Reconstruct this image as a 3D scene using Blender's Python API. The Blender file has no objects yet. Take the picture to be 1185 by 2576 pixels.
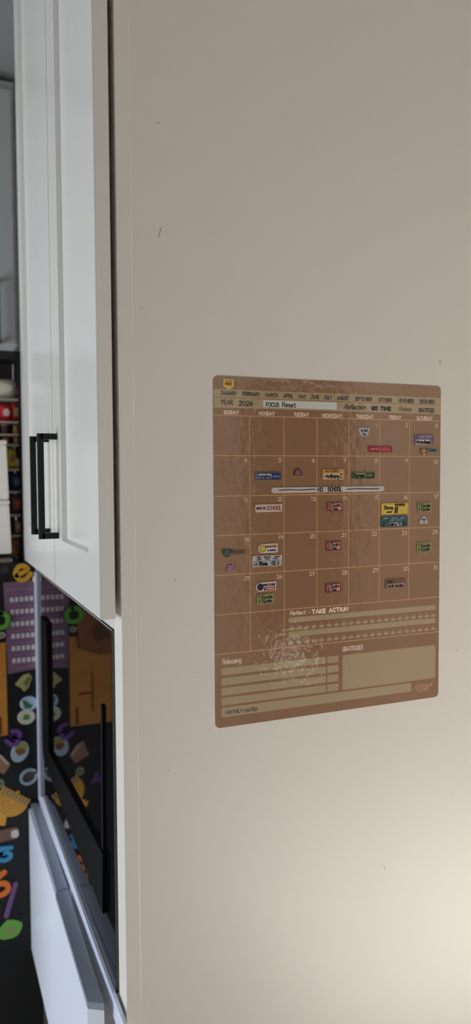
import bpy, bmesh, math, random
from mathutils import Vector, Matrix
random.seed(7)
C = bpy.context.scene.collection
PI = math.pi

# ------------------------------------------------------------------ camera
Z0 = 1.156                       # height of the calendar's lower edge above the floor
CAM = Vector((-0.46936, -1.21791, 0.44431 + Z0))
YAW, PITCH, ROLL, F = 0.3961347, -0.0513217, -0.0054856, 1915.99
fw = Vector((math.sin(YAW)*math.cos(PITCH), math.cos(YAW)*math.cos(PITCH), math.sin(PITCH)))
r_ = Vector((math.cos(YAW), -math.sin(YAW), 0)); u_ = r_.cross(fw)
rt = math.cos(ROLL)*r_ + math.sin(ROLL)*u_
up = -math.sin(ROLL)*r_ + math.cos(ROLL)*u_
cd = bpy.data.cameras.new('camera'); cam = bpy.data.objects.new('camera', cd); C.objects.link(cam)
M4 = Matrix((rt, up, -fw)).transposed().to_4x4(); M4.translation = CAM
cam.matrix_world = M4
cd.sensor_fit = 'VERTICAL'; cd.sensor_height = 36; cd.lens = 36*F/2576
cd.clip_start = 0.05
cd.dof.use_dof = True; cd.dof.focus_distance = 1.43; cd.dof.aperture_fstop = 2.0
bpy.context.scene.camera = cam

def ray(x, y): return fw + rt*((x-592.5)/F) - up*((y-1288)/F)
def onY(x, y, Y=0.0):
    d = ray(x, y); return CAM + d*((Y-CAM.y)/d.y)
def onX(x, y, X):
    d = ray(x, y); return CAM + d*((X-CAM.x)/d.x)
def onZ(x, y, Z):
    d = ray(x, y); return CAM + d*((Z-CAM.z)/d.z)

# ------------------------------------------------------------------ materials
def lin(c): c = c/255.0; return c/12.92 if c <= .04045 else ((c+.055)/1.055)**2.4
def rgb(c): return (lin(c[0]), lin(c[1]), lin(c[2]), 1)
def mat(name, c, rough=.5, spec=.5, metal=0, coat=0, coat_rough=.05, bump=0, bscale=200, var=0, vscale=8, c2=None, stretch=None, bdist=.001):
    m = bpy.data.materials.new(name); m.use_nodes = True
    nt = m.node_tree; b = nt.nodes['Principled BSDF']
    b.inputs['Base Color'].default_value = rgb(c)
    b.inputs['Roughness'].default_value = rough
    b.inputs['Specular IOR Level'].default_value = spec
    b.inputs['Metallic'].default_value = metal
    b.inputs['Coat Weight'].default_value = coat
    b.inputs['Coat Roughness'].default_value = coat_rough; b.inputs['Coat IOR'].default_value = 1.7 if coat == 1 else 1.5
    if bump or var:
        tc = nt.nodes.new('ShaderNodeTexCoord'); mp = nt.nodes.new('ShaderNodeMapping')
        nt.links.new(tc.outputs['Object'], mp.inputs['Vector'])
        if stretch: mp.inputs['Scale'].default_value = stretch
    if bump:
        n = nt.nodes.new('ShaderNodeTexNoise'); n.inputs['Scale'].default_value = bscale; n.inputs['Detail'].default_value = 3
        nt.links.new(mp.outputs[0], n.inputs['Vector'])
        bp = nt.nodes.new('ShaderNodeBump'); bp.inputs['Strength'].default_value = bump; bp.inputs['Distance'].default_value = bdist
        nt.links.new(n.outputs['Fac'], bp.inputs['Height'])
        nt.links.new(bp.outputs[0], b.inputs['Normal']); nt.links.new(bp.outputs[0], b.inputs['Coat Normal'])
    if var:
        n = nt.nodes.new('ShaderNodeTexNoise'); n.inputs['Scale'].default_value = vscale; n.inputs['Detail'].default_value = 4
        nt.links.new(mp.outputs[0], n.inputs['Vector'])
        rp = nt.nodes.new('ShaderNodeValToRGB')
        rp.color_ramp.elements[0].position = .5-.5*min(1, var*.6); rp.color_ramp.elements[1].position = .5+.5*min(1, var*.6)
        a = rgb(c); d = rgb(c2) if c2 else (a[0]*(1-.3*var), a[1]*(1-.3*var), a[2]*(1-.3*var), 1)
        rp.color_ramp.elements[0].color = d; rp.color_ramp.elements[1].color = a
        nt.links.new(n.outputs['Fac'], rp.inputs[0]); nt.links.new(rp.outputs[0], b.inputs['Base Color'])
    return m
_flat = {}
def ink(c, rough=.55, coat=0):
    k = (tuple(c), rough, coat)
    if k not in _flat: _flat[k] = mat('print', c, rough, .3, coat=coat)
    return _flat[k]

# ------------------------------------------------------------------ mesh helpers
def new_bm(): return bmesh.new()
def link(name, bm, m, parent=None, smooth=False, recalc=True):
    if recalc: bmesh.ops.recalc_face_normals(bm, faces=bm.faces)
    me = bpy.data.meshes.new(name); bm.to_mesh(me); bm.free()
    if m: me.materials.append(m)
    if smooth:
        for p in me.polygons: p.use_smooth = True
    o = bpy.data.objects.new(name, me); C.objects.link(o)
    if parent: o.parent = parent
    return o
def tag(o, label=None, cat=None, group=None, kind=None):
    if label: o['label'] = label
    if cat: o['category'] = cat
    if group: o['group'] = group
    if kind: o['kind'] = kind
    return o
def thing(name, label, cat, loc=(0, 0, 0), rot=(0, 0, 0), group=None):
    o = bpy.data.objects.new(name, None); C.objects.link(o); o.empty_display_size = .02
    o.location = loc; o.rotation_euler = rot
    return tag(o, label, cat, group)
def box(bm, x0, x1, y0, y1, z0, z1, bev=0, seg=2):
    r = bmesh.ops.create_cube(bm, size=1)
    for v in r['verts']:
        v.co = Vector(((x0+x1)/2 + v.co.x*(x1-x0), (y0+y1)/2 + v.co.y*(y1-y0), (z0+z1)/2 + v.co.z*(z1-z0)))
    if bev:
        es = list({e for v in r['verts'] for e in v.link_edges})
        bmesh.ops.bevel(bm, geom=es, offset=bev, segments=seg, affect='EDGES', profile=.7)
    return bm
def bx(name, m, parent, x0, x1, y0, y1, z0, z1, bev=0, seg=2):
    return link(name, box(new_bm(), x0, x1, y0, y1, z0, z1, bev, seg), m, parent)
def prism(bm, pts3, off, bev=0):
    """extrude a planar 3-D polygon by the vector off; the bevel rounds the far rim"""
    vs = [bm.verts.new(p) for p in pts3]; f = bm.faces.new(vs)
    r = bmesh.ops.extrude_face_region(bm, geom=[f])
    nv = [g for g in r['geom'] if isinstance(g, bmesh.types.BMVert)]
    for v in nv: v.co += Vector(off)
    if bev:
        s = set(nv); es = {e for v in nv for e in v.link_edges if e.verts[0] in s and e.verts[1] in s}
        bmesh.ops.bevel(bm, geom=list(es), offset=bev, segments=2, affect='EDGES', profile=.6)
    return bm
def rrect(w, h, r, n=5, cx=0, cz=0):
    r = min(r, w/2-1e-6, h/2-1e-6); P = []
    for (sx, sz, a0) in ((1, 1, 0), (-1, 1, 90), (-1, -1, 180), (1, -1, 270)):
        for i in range(n+1):
            a = math.radians(a0+90*i/n)
            P.append((cx+sx*(w/2-r)+r*math.cos(a), cz+sz*(h/2-r)+r*math.sin(a)))
    return P
def ellipse(rx, rz, n=28, cx=0, cz=0): return [(cx+rx*math.cos(2*PI*i/n), cz+rz*math.sin(2*PI*i/n)) for i in range(n)]
def dome(w, h, up_=True, n=18):
    P = []
    for i in range(n+1):
        a = PI*i/n; P.append((w/2*math.cos(a), h*math.sin(a)-h/2))
    if not up_: P = [(x, -z) for x, z in P]
    return P
def slab(name, poly, y, t, m, parent, bev=0):
    """a flat piece lying in the xz plane: back at y, front t nearer to the viewer (towards -y)"""
    return link(name, prism(new_bm(), [(x, y, z) for x, z in poly], (0, -t, 0), bev), m, parent)

# ------------------------------------------------------------------ stroke lettering
G = {
'A':"6|0,0 3,10 6,0;1.1,3.8 4.9,3.8",'B':"5|0,0 0,10;~0,10 3.8,9.5 4.4,7.6 3.4,5.7 0,5.3;~0,5.3 4,5 5,2.8 3.8,.5 0,0",
'C':"5|~5,8.4 3.4,10 1.1,8.8 0,5 1.1,1.2 3.4,0 5,1.6",'D':"5|0,0 0,10;~0,10 3,9.2 5.2,5 3,.8 0,0",
'E':"4.3|4.3,10 0,10 0,0 4.3,0;0,5.2 3.7,5.2",'F':"4.2|4.2,10 0,10 0,0;0,5.2 3.6,5.2",
'G':"5.2|~5,8.4 3.3,10 1.1,8.8 0,5 1.1,1.2 3.3,0 5,1.4;5,1.4 5,4.6 3,4.6",'H':"5|0,0 0,10;5,0 5,10;0,5.2 5,5.2",
'I':"1|.5,0 .5,10",'J':"5|~3.6,10 3.6,3 2.8,.4 1.2,.1 0,1.8;1.4,10 5.2,10",'K':"5|0,0 0,10;4.8,10 0,4.6 5,0",
'L':"4.2|0,10 0,0 4.2,0",'M':"6.6|0,0 .4,10 3.3,3.5 6.2,10 6.6,0",'N':"5|0,0 0,10 5,0 5,10",
'O':"5.6|~2.8,10 .7,8.6 0,5 .7,1.4 2.8,0 4.9,1.4 5.6,5 4.9,8.6 2.8,10",'P':"4.8|0,0 0,10;~0,10 4,9.4 4.8,7.2 3.8,5 0,4.5",
'Q':"5.6|~2.8,10 .7,8.6 0,5 .7,1.4 2.8,0 4.9,1.4 5.6,5 4.9,8.6 2.8,10;3.4,2.6 5.8,-.6",'R':"5|0,0 0,10;~0,10 4,9.4 4.6,7.4 3.6,5.4 0,5;2,5 5,0",
'S':"4.6|~4.4,8.6 2.8,10 .6,8.8 .6,6.6 2.4,5.3 4.2,4 4.5,1.8 2.6,0 .4,.8 0,1.8",'T':"5.4|0,10 5.4,10;2.7,10 2.7,0",
'U':"5|~0,10 0,3.4 .8,.8 2.5,0 4.2,.8 5,3.4 5,10",'V':"5.6|0,10 2.8,0 5.6,10",'W':"7.4|0,10 1.8,0 3.7,7.5 5.6,0 7.4,10",
'X':"5|0,0 5,10;0,10 5,0",'Y':"5.4|0,10 2.7,5 5.4,10;2.7,5 2.7,0",'Z':"5|0,10 5,10 0,0 5,0",
'0':"5|~2.5,10 .6,8.6 0,5 .6,1.4 2.5,0 4.4,1.4 5,5 4.4,8.6 2.5,10",'1':"1.6|0,8.4 1.2,10 1.2,0",
'2':"4.8|~.2,8 1.2,9.6 3,10 4.4,8.6 4.2,6.4 2,2.6 0,0;0,0 4.8,.2",'3':"4.6|~.2,8.8 2,10 4,9 3.9,6.6 1.7,5.3;~1.7,5.3 4.2,4.7 4.6,2 2.8,0 0,1",
'4':"5|.8,10 .2,4.6 4.8,4.6;4.2,10 4,-1",'5':"4.6|4.6,10 .8,10 .5,5.6;~.5,5.6 2.6,6.4 4.4,4.8 4.3,1.8 2.4,0 0,.8",
'6':"4.6|~3.6,10 1.4,7.6 0,3.6 .8,.6 2.8,0 4.5,1.6 4.2,4.2 2.4,5.2 .4,3.6",'7':"4.8|0,10 4.8,10;~4.8,10 3,5.6 2.2,0;1.2,5 4.4,5.4",
'8':"4.6|~2.3,5.3 .6,6.6 .6,8.8 2.3,10 4,8.8 4,6.8 2.3,5.3 .3,3.8 .2,1.2 2.3,0 4.4,1.2 4.4,3.6 2.3,5.3",'9':"4.6|~4.2,7.8 2.6,10 .4,8.6 .4,6 2.4,5 4.2,7.4;~4.2,9.4 4.1,4.6 3.6,0",
'a':"4.4|~4,5.6 2,6.3 .2,4.2 .3,1.2 2,0 4,2.4;~4.1,6 4,2 4.6,.1",'b':"4.4|0,10 0,0;~0,4 1.8,6.2 4.1,4.8 4.1,1.5 2,0 0,1.4",
'c':"3.8|~3.8,5 2,6.3 .2,4.4 .2,1.6 2,0 3.9,1.2",'d':"4.5|~4,4.6 2,6.2 .2,4.2 .3,1.2 2,0 4,2;4.1,10 4.2,0",
'e':"4.2|~.2,3.2 3.8,3.6 3.4,5.7 1.8,6.3 .2,4.2 .4,1 2.2,0 4.2,1.2",'f':"3.6|~4,9.2 2.8,10 1.8,8.6 1.7,0;0,5.6 3.4,5.6",
'g':"4.4|~4,5.4 2,6.3 .2,4.4 .4,1.6 2,.4 4,2.6;~4.1,6 4.1,-1.5 2.6,-3.4 .4,-2.6",'h':"4.2|0,10 0,0;~0,3.6 1.8,6 3.7,5 4,0",
'i':"1|.5,6 .5,0;.5,8 .5,8.5",'j':"2.4|~2,6 2,-2 .6,-3.2;2,8 2,8.5",'k':"4|0,10 0,0;3.6,6.2 0,2.8 4,0",'l':"1.2|~.5,10 .5,1 1.2,.1",
'm':"6.6|0,6 0,0;~0,3.6 1.5,6.1 3,5 3.2,0;~3.2,3.6 4.8,6.1 6.2,5 6.5,0",'n':"4.2|0,6 0,0;~0,3.6 1.9,6.1 3.8,5 4,0",
'o':"4.4|~2.2,6.2 .3,4.8 .2,1.6 2.2,0 4.2,1.4 4.2,4.8 2.2,6.2",'p':"4.4|0,6 0,-3.4;~0,4 1.8,6.2 4.1,4.8 4.1,1.5 2,0 0,1.4",
'q':"4.4|~4,5.4 2,6.3 .2,4.4 .4,1.2 2,0 4,2.6;4.1,6 4.1,-3.4",'r':"3.2|0,6 0,0;~0,3.4 1.4,5.8 3.2,5.8",
's':"3.6|~3.5,5.3 2,6.3 .4,5.2 .9,3.7 3,2.8 3.4,1 1.8,0 0,.9",'t':"3.6|~1.7,9.4 1.7,1.4 2.4,.1 3.6,.6;0,6.3 3.6,6.3",
'u':"4.2|~0,6 .2,1.2 1.8,0 4,2.4;4,6 4.1,0",'v':"4.2|0,6 2.1,0 4.2,6",'w':"6|0,6 1.5,0 3,4.8 4.5,0 6,6",'x':"4|0,0 4,6;0,6 4,0",
'y':"4.2|0,6 2.2,.4;4.2,6 1.2,-3.4",'z':"4|0,6 4,6 0,0 4,0",
' ':"3.6|",'-':"3|0,4.5 3,4.5",'.':"1|.5,0 .5,.5","'":"1|.6,10 .3,8",'&':"5|~5,0 1,7 1.6,9.6 3,9.6 3.4,7.8 .6,4 .4,1.4 2,0 4.8,3.6",
'*':"1|.5,4.6 .5,5",'+':"4|0,4 4,4;2,2 2,6",'/':"4|0,0 4,10",'>':"3|0,2 3,4.5 0,7"}
def catmull(P, n=5):
    if len(P) < 3: return P
    closed = P[0] == P[-1]; out = []; N = len(P)
    for i in range(N-1):
        p1, p2 = P[i], P[i+1]
        p0 = P[i-1] if i > 0 else (P[-2] if closed else p1)
        p3 = P[i+2] if i+2 < N else (P[1] if closed else p2)
        for k in range(n):
            t = k/n
            out.append(tuple(.5*((2*b)+(-a+c)*t+(2*a-5*b+4*c-d)*t*t+(-a+3*b-3*c+d)*t**3) for a, b, c, d in zip(p0, p1, p2, p3)))
    out.append(P[-1]); return out
def strokes(s, track=1.6, smooth=5):
    x = 0; out = []
    for ch in s:
        w, body = G[ch].split('|')
        for st in body.split(';'):
            if not st: continue
            sm = st[0] == '~'; pts = [tuple(map(float, q.split(','))) for q in st.lstrip('~').split()]
            if sm: pts = catmull(pts, smooth)
            out.append([(x+a, b) for a, b in pts])
        x += float(w)+track
    return out, max(x-track, .1)
def ribbon(bm, pts, hw, y):
    """flat pen stroke of half-width hw with pointed round ends in the plane Y=y"""
    P = [Vector(p) for p in pts]
    Q = [P[0]]
    for p in P[1:]:
        if (p-Q[-1]).length > 1e-7: Q.append(p)
    if len(Q) == 1: Q.append(Q[0]+Vector((hw*.5, 0)))
    L = []; Rr = []
    for i, p in enumerate(Q):
        if i == 0: d = (Q[1]-p).normalized(); nrm = Vector((-d.y, d.x)); k = 1
        elif i == len(Q)-1: d = (p-Q[-2]).normalized(); nrm = Vector((-d.y, d.x)); k = 1
        else:
            a = (p-Q[i-1]).normalized(); b = (Q[i+1]-p).normalized()
            n1 = Vector((-a.y, a.x)); n2 = Vector((-b.y, b.x)); nrm = n1+n2
            if nrm.length < .3: nrm = n1
            nrm.normalize(); k = min(1/max(nrm.dot(n1), .45), 1.9)
        L.append(p+nrm*hw*k); Rr.append(p-nrm*hw*k)
    d0 = (Q[0]-Q[1]).normalized(); d1 = (Q[-1]-Q[-2]).normalized()
    def cap(c, d):
        n_ = Vector((-d.y, d.x)); return [c+n_*hw*math.cos(t)+d*hw*math.sin(t) for t in (PI*.25, PI*.5, PI*.75)]
    V = lambda q: bm.verts.new((q.x, y, q.y))
    l = [V(q) for q in L]; r = [V(q) for q in Rr]
    for i in range(len(Q)-1): bm.faces.new((l[i], l[i+1], r[i+1], r[i]))
    c1 = [V(q) for q in cap(Q[-1], d1)]; bm.faces.new([l[-1]]+c1+[r[-1]])
    c0 = [V(q) for q in cap(Q[0], d0)]; bm.faces.new([r[0]]+c0+[l[0]])
def letter(bm, s, x, z, w, h, pen, y, align='l', slant=0, wob=0, track=1.6, xf=None):
    """write s with cap height h; w = target width or None; (x,z) = left / centre of the baseline"""
    st, W = strokes(s, track)
    sx = (w/W) if w else h/10*.9; sz = h/10
    if align == 'c': x = x-W*sx/2
    for k, ln in enumerate(st):
        dz = random.uniform(-wob, wob)*h
        pts = [(x+a*sx+b*sz*slant, z+b*sz+dz) for a, b in ln]
        if xf: pts = [xf(p) for p in pts]
        ribbon(bm, pts, pen/2, y-k*2.5e-6)

# ================================================================== THE SETTING
FLOOR = 0.0; CEIL = 3.15
def struct(name, bm, m): return tag(link(name, bm, m), kind='structure')
m_floor = mat('oak_floor', (216, 213, 208), .5, var=.4, vscale=6, c2=(198, 193, 186), stretch=(1, 8, 1))
m_ceil = mat('ceiling_boards', (150, 148, 146), .8)
m_wall = mat('wall_paint', (205, 201, 192), .8, bump=.1, bscale=300)
m_wallgrey = mat('far_wall_paint', (176, 180, 182), .8)
struct('floor', box(new_bm(), -2.6, 3.0, -3.0, 2.6, -.05, 0), m_floor)
struct('ceiling', box(new_bm(), -2.6, 3.0, -3.0, 2.6, CEIL, CEIL+.05), m_ceil)
def wall_with_hole(name, axis, pos, a0, a1, h0, h1, z0, z1, m, t=.08):
    bm = new_bm()
    def seg(p, q, zz0, zz1):
        if axis == 'x': box(bm, pos, pos+t, p, q, zz0, zz1)
        else: box(bm, p, q, pos, pos+t, zz0, zz1)
    seg(a0, h0, 0, CEIL); seg(h1, a1, 0, CEIL); seg(h0, h1, z1, CEIL)
    if z0 > 0: seg(h0, h1, 0, z0)
    return struct(name, bm, m)
wall_with_hole('wall_left', 'x', -2.68, -3.0, 2.6, -.5, 2.1, .2, 1.9, m_wall)
wall_with_hole('wall_right', 'x', 3.0, -3.08, 2.6, -1.6, -.25, .9, 2.2, m_wall)
wall_with_hole('wall_back', 'y', -3.08, -2.68, 3.08, 1.36, 2.12, 0, 2.2, m_wall)
struct('wall_far', box(new_bm(), -2.6, 3.0, 2.52, 2.6, 0, CEIL), m_wallgrey)
m_trim = mat('white_trim', (225, 222, 215), .4)
m_dark = mat('dark_hall_door', (38, 33, 30), .5)
d1 = struct('door_1', box(new_bm(), 1.38, 2.10, -3.06, -3.02, 0, 2.18), m_dark)
m_metal = mat('satin_metal', (150, 150, 150), .3, metal=1)
bx('door_handle', m_metal, d1, 1.44, 1.56, -3.02, -2.98, .98, 1.0, .004)
def win_frame(name, x, y0, y1, z0, z1, mull):
    bm = new_bm(); t = .05
    box(bm, x-.03, x+.03, y0, y1, z0, z0+t); box(bm, x-.03, x+.03, y0, y1, z1-t, z1)
    box(bm, x-.03, x+.03, y0, y0+t, z0, z1); box(bm, x-.03, x+.03, y1-t, y1, z0, z1)
    for k in range(1, mull+1):
        yy = y0+(y1-y0)*k/(mull+1); box(bm, x-.02, x+.02, yy-.02, yy+.02, z0, z1)
    return struct(name, bm, m_trim)
win_frame('window_1', -2.64, -.5, 2.1, .2, 1.9, 2)
win_frame('window_2', 3.04, -1.6, -.25, .9, 2.2, 0)

# ================================================================== KITCHEN CABINET WITH SIDE PANEL
m_paint = mat('cabinet_paint', (226, 220, 212), .36, spec=.45, bump=.04, bscale=60, bdist=.001)
m_door = mat('cabinet_door_paint', (222, 219, 213), .24, spec=.5, bump=.03, bscale=50, bdist=.001)
m_inside = mat('cabinet_gap', (70, 62, 50), .8)
m_black = mat('matt_black_metal', (10, 10, 11), .45, spec=.35)
DX = -0.1988; DB = -0.1742; FX = -0.1645; SX = -0.1392; CB = .2063+Z0   # door front, door back, frame front, stile edge, cabinet bottom
cab = thing('kitchen_cabinet', 'tall off-white kitchen cabinet whose wide side panel carries the brown calendar', 'cabinet', (0, 0, 0))
bx('side_panel', m_paint, cab, SX, 1.3, .0, .022, .0, 3.08)
bx('edge_stile', m_paint, cab, FX, SX, -.0022, .0500, .0, 3.08, .0012)
bx('cabinet_body', m_door, cab, FX, .4, .0505, .946, CB-.028, 3.08, .001)
bx('hinge_gap', m_inside, cab, FX+.001, FX+.002, .0505, .94, CB, 3.07)
def shaker(y0, y1, z0, z1, name, hy, group=None):
    """a door in the plane X=DX: frame with a sunk centre panel; hy = the y of its handle"""
    st = .062
    bm = new_bm()
    ya, yb, za, zb = y0+.0890 if name == 'near' else y0+.095, y1-(.095 if name == 'near' else .068), z0+.1015, z1-.10
    ix = DX+.010; lip = .004
    # back slab and a frame with mitred sunk lip
    def quad(*p): bm.faces.new([bm.verts.new(q) for q in p])
    O = [(DX, y0, z0), (DX, y1, z0), (DX, y1, z1), (DX, y0, z1)]
    I = [(DX, ya, za), (DX, yb, za), (DX, yb, zb), (DX, ya, zb)]
    J = [(ix, ya+.001, za+lip), (ix, yb-.003, za+lip), (ix, yb-.003, zb-lip), (ix, ya+.001, zb-lip)]
    B = [(DB, y0, z0), (DB, y1, z0), (DB, y1, z1), (DB, y0, z1)]
    o = [bm.verts.new(v) for v in O]; i_ = [bm.verts.new(v) for v in I]; j = [bm.verts.new(v) for v in J]; b = [bm.verts.new(v) for v in B]
    for k in range(4):
        n = (k+1) % 4
        bm.faces.new((o[k], o[n], i_[n], i_[k])); bm.faces.new((i_[k], i_[n], j[n], j[k])); bm.faces.new((o[k], b[k], b[n], o[n]))
    bm.faces.new(j); bm.faces.new(b)
    es = [e for e in bm.edges if (e.verts[0] in o and e.verts[1] in o)]
    bmesh.ops.bevel(bm, geom=es, offset=.0012, segments=2, affect='EDGES')
    d = link('door', bm, m_door, cab)
    return d
ZT = 3.02
dn = shaker(0.0002, .4385, CB, ZT, 'near', .3)
df = shaker(.4415, .946, CB, ZT, 'far', .5)
# black square bar handles
def handle(parent, py, ptop, pbot, yb):
    zt = onX(py, ptop, DX).z; zb = onX(py, pbot, DX).z; s = .0062
    bm = new_bm(); X1 = DX-.034
    box(bm, X1-s, X1+s, yb-s, yb+s, zb, zt, .0008)
    box(bm, X1, DX, yb-s, yb+s, zt-2*s, zt, .0008); box(bm, X1, DX, yb-s, yb+s, zb, zb+2*s, .0008)
    return link('handle', bm, m_black, parent)
handle(dn, 142, 1091, 1352, .3870)
handle(df, 126, 1097, 1343, .4960)
# scuffs on the paint
m_scuff = mat('scuff', (120, 104, 92), .7)
for (a, b) in (((392, 308), (402, 310)), ((405, 572), (399, 598)), ((404, 575), (401, 590)), ((1105, 908), (1107, 917)), ((1109, 907), (1108, 914)), ((354, 772), (359, 777)),
               ((440, 1457), (443, 1461)), ((497, 1690), (498, 1692)), ((528, 1835), (529, 1838)), ((424, 1937), (426, 1940)), ((1145, 1640), (1151, 1634)), ((965, 2180), (969, 2188))):
    A = onY(*a); B = onY(*b); bm = new_bm(); ribbon(bm, [(A.x, A.z), (B.x, B.z)], .00045, -.00012)
    link('scuff_mark', bm, m_scuff, cab)

# ================================================================== WALL CALENDAR
CW, CH = .4727, .6100
m_sheet = mat('brown_film', (143, 104, 73), .5, spec=.25, coat=1, coat_rough=.05, bump=.4, bscale=65, bdist=.0014, var=.12, vscale=9)
m_band = mat('khaki_print', (172, 149, 115), .5, spec=.25, coat=1, coat_rough=.05, bump=.4, bscale=65, bdist=.0014)
m_line = mat('peach_print', (208, 160, 116), .5, spec=.25, coat=.6)
m_ink = mat('dark_print', (36, 30, 27), .5, coat=.5)
m_cream = mat('cream_print', (238, 212, 188), .5, coat=.5)
m_chalk = mat('chalk_marker', (226, 196, 164), .7)
m_white = mat('white_print', (205, 203, 198), .5, coat=.5)
m_marker = mat('black_marker', (14, 13, 14), .4)
cal = thing('wall_calendar', 'large glossy brown dry-erase month calendar stuck flat on the white panel', 'calendar', (0, -.0002, Z0))
def uv(px, py): p = onY(px, py); return (p.x, p.z-Z0)
slab('sheet', rrect(CW, CH, .009, 6, CW/2, CH/2), 0, .0005, m_sheet, cal)
Yb, Yl, Yt = -.00056, -.00062, -.00068       # printed layers
def flat(bm, poly, y): bm.faces.new([bm.verts.new((a, y, b)) for a, b in poly])
def rect(x0, x1, z0, z1): return [(x0, z0), (x1, z0), (x1, z1), (x0, z1)]
# header bands
va, vb, vc = uv(538, 978.4)[1], uv(538, 999)[1], uv(538, 1025)[1]
bm = new_bm(); flat(bm, rect(.0006, CW-.0006, vb+.0006, va), Yb); flat(bm, rect(.0006, CW-.0006, vc, vb-.0006), Yb); link('header_band', bm, m_band, cal)
f0 = uv(662, 1015); f1 = uv(847, 1024)
bm = new_bm(); flat(bm, rrect(f1[0]-f0[0], .0128, .001, 2, (f0[0]+f1[0])/2, (vb+vc)/2+.0003), Yl); link('focus_box', bm, m_white, cal)
# grid
cols = [uv(x, 1245)[0] for x in (628, 714, 797, 877, 954, 1029)]
rows = [uv(538.5, y)[1] for y in (1044.5, 1146, 1248.5, 1348, 1448, 1548, 1647.5)]
lw = .0006
bm = new_bm()
for v in rows: flat(bm, rect(.0006, CW-.0006, v-lw, v+lw), Yb)
for k, u in enumerate(cols):
    flat(bm, rect(u-lw, u+lw, rows[6] if k < 2 else rows[5], rows[0]), Yb)
link('grid_lines', bm, m_line, cal)
# lettering placed by pixel boxes: (text, x0, x1, y_of_the_middle, cap height in px)
def put(bm, s, x0, x1, yc, hpx, pen, y=Yt, slant=0, wob=.015, track=1.6):
    a = uv(x0, yc); b = uv(x1, yc)
    k = (uv((x0+x1)/2, yc-5)[1]-uv((x0+x1)/2, yc+5)[1])/10
    c = uv((x0+x1)/2, yc)
    letter(bm, s, a[0], c[1]-hpx*k/2, b[0]-a[0], hpx*k, pen, y, slant=slant, wob=wob, track=track)
bm = new_bm()
for s, x0, x1, y in (('JANUARY', 555, 594, 989), ('FEBRUARY', 610, 652, 991.5), ('MARCH', 667, 697, 994), ('APRIL', 713, 737, 996), ('MAY', 752, 769, 997.5), ('JUNE', 782, 802, 999),
                     ('JULY', 815, 834, 1000), ('AUGUST', 848, 877, 1001.5), ('SEPTEMBER', 893, 935, 1004), ('OCTOBER', 952, 985, 1006.5), ('NOVEMBER', 1002, 1040, 1008.5), ('DECEMBER', 1056, 1092, 1010.5)):
    bm = new_bm(); put(bm, s, x0, x1, y, 8.8, .0013); link('month_name', bm, m_ink, cal)
def word(name, m, *a, **k): b = new_bm(); put(b, *a, **k); return link(name, b, m, cal)
word('header_word', m_ink, 'YEAR', 555, 585, 1012, 11, .0014); word('header_word', m_ink, 'FOCUS', 669, 701, 1018, 10, .0016)
word('header_word', m_ink, 'Reflection', 866, 919, 1024, 11, .0014, slant=.25, track=.5); word('header_word', m_ink, 'GO TIME', 935, 982, 1028, 8.4, .0027, track=2.4)
word('header_word', m_ink, 'Release', 1004, 1035, 1028.5, 11.5, .0008, slant=.15, track=.6); word('header_word', m_ink, 'GRATITUDE', 1053, 1092, 1032.5, 9.5, .0015, track=1.1)
word('marker_writing', m_marker, '2026', 601, 635, 1015, 10.5, .0015, wob=.05); word('marker_writing', m_marker, 'Reset', 710, 743, 1018.5, 11.5, .0016, wob=.04)
bm = new_bm()
for s, x0, x1, y in (('SUNDAY', 563, 600, 1037.5), ('MONDAY', 650.5, 690, 1040.5), ('TUESDAY', 739, 776, 1043), ('WEDNESDAY', 809, 859, 1046), ('THURSDAY', 896, 938, 1048.5), ('FRIDAY', 979, 1008, 1050.5), ('SATURDAY', 1048, 1087, 1052.5)):
    bm = new_bm(); put(bm, s, x0, x1, y, 8.8, .0013); link('weekday_name', bm, m_cream, cal)
bm = new_bm()
D = [(1, 947, 1070), (2, 1022, 1070), (3, 1097, 1072), (4, 618, 1159), (5, 704, 1157), (6, 788, 1158), (7, 867, 1158.5), (8, 945.5, 1158), (9, 1021.5, 1159), (10, 1096, 1161.5),
     (11, 617.5, 1258), (12, 703.5, 1255.5), (13, 788, 1255), (14, 868, 1253.5), (15, 946, 1251), (16, 1020, 1250.5), (17, 1096, 1249), (18, 620.5, 1356), (19, 706, 1351.5), (20, 786, 1349),
     (21, 864.5, 1345.5), (22, 941.5, 1342.5), (23, 1017, 1340.5), (24, 1094, 1338), (25, 620.5, 1454.5), (26, 702.5, 1450), (27, 784.5, 1443), (28, 866.5, 1440), (29, 944, 1434.5), (30, 1020, 1430.5), (31, 1094.5, 1428)]
for n, x, y in D:
    w = 6 if n < 10 else 12.5
    if n == 1: w = 2
    if n == 11: w = 8
    if n in (21, 31, 10, 12, 13, 14, 15, 16, 17, 18, 19): w = 10
    w *= .93 if x > 930 else 1
    bm = new_bm(); put(bm, str(n), x-w/2, x+w/2, y, 9.4, .0011, wob=.06); link('date_number', bm, m_chalk, cal)
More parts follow.
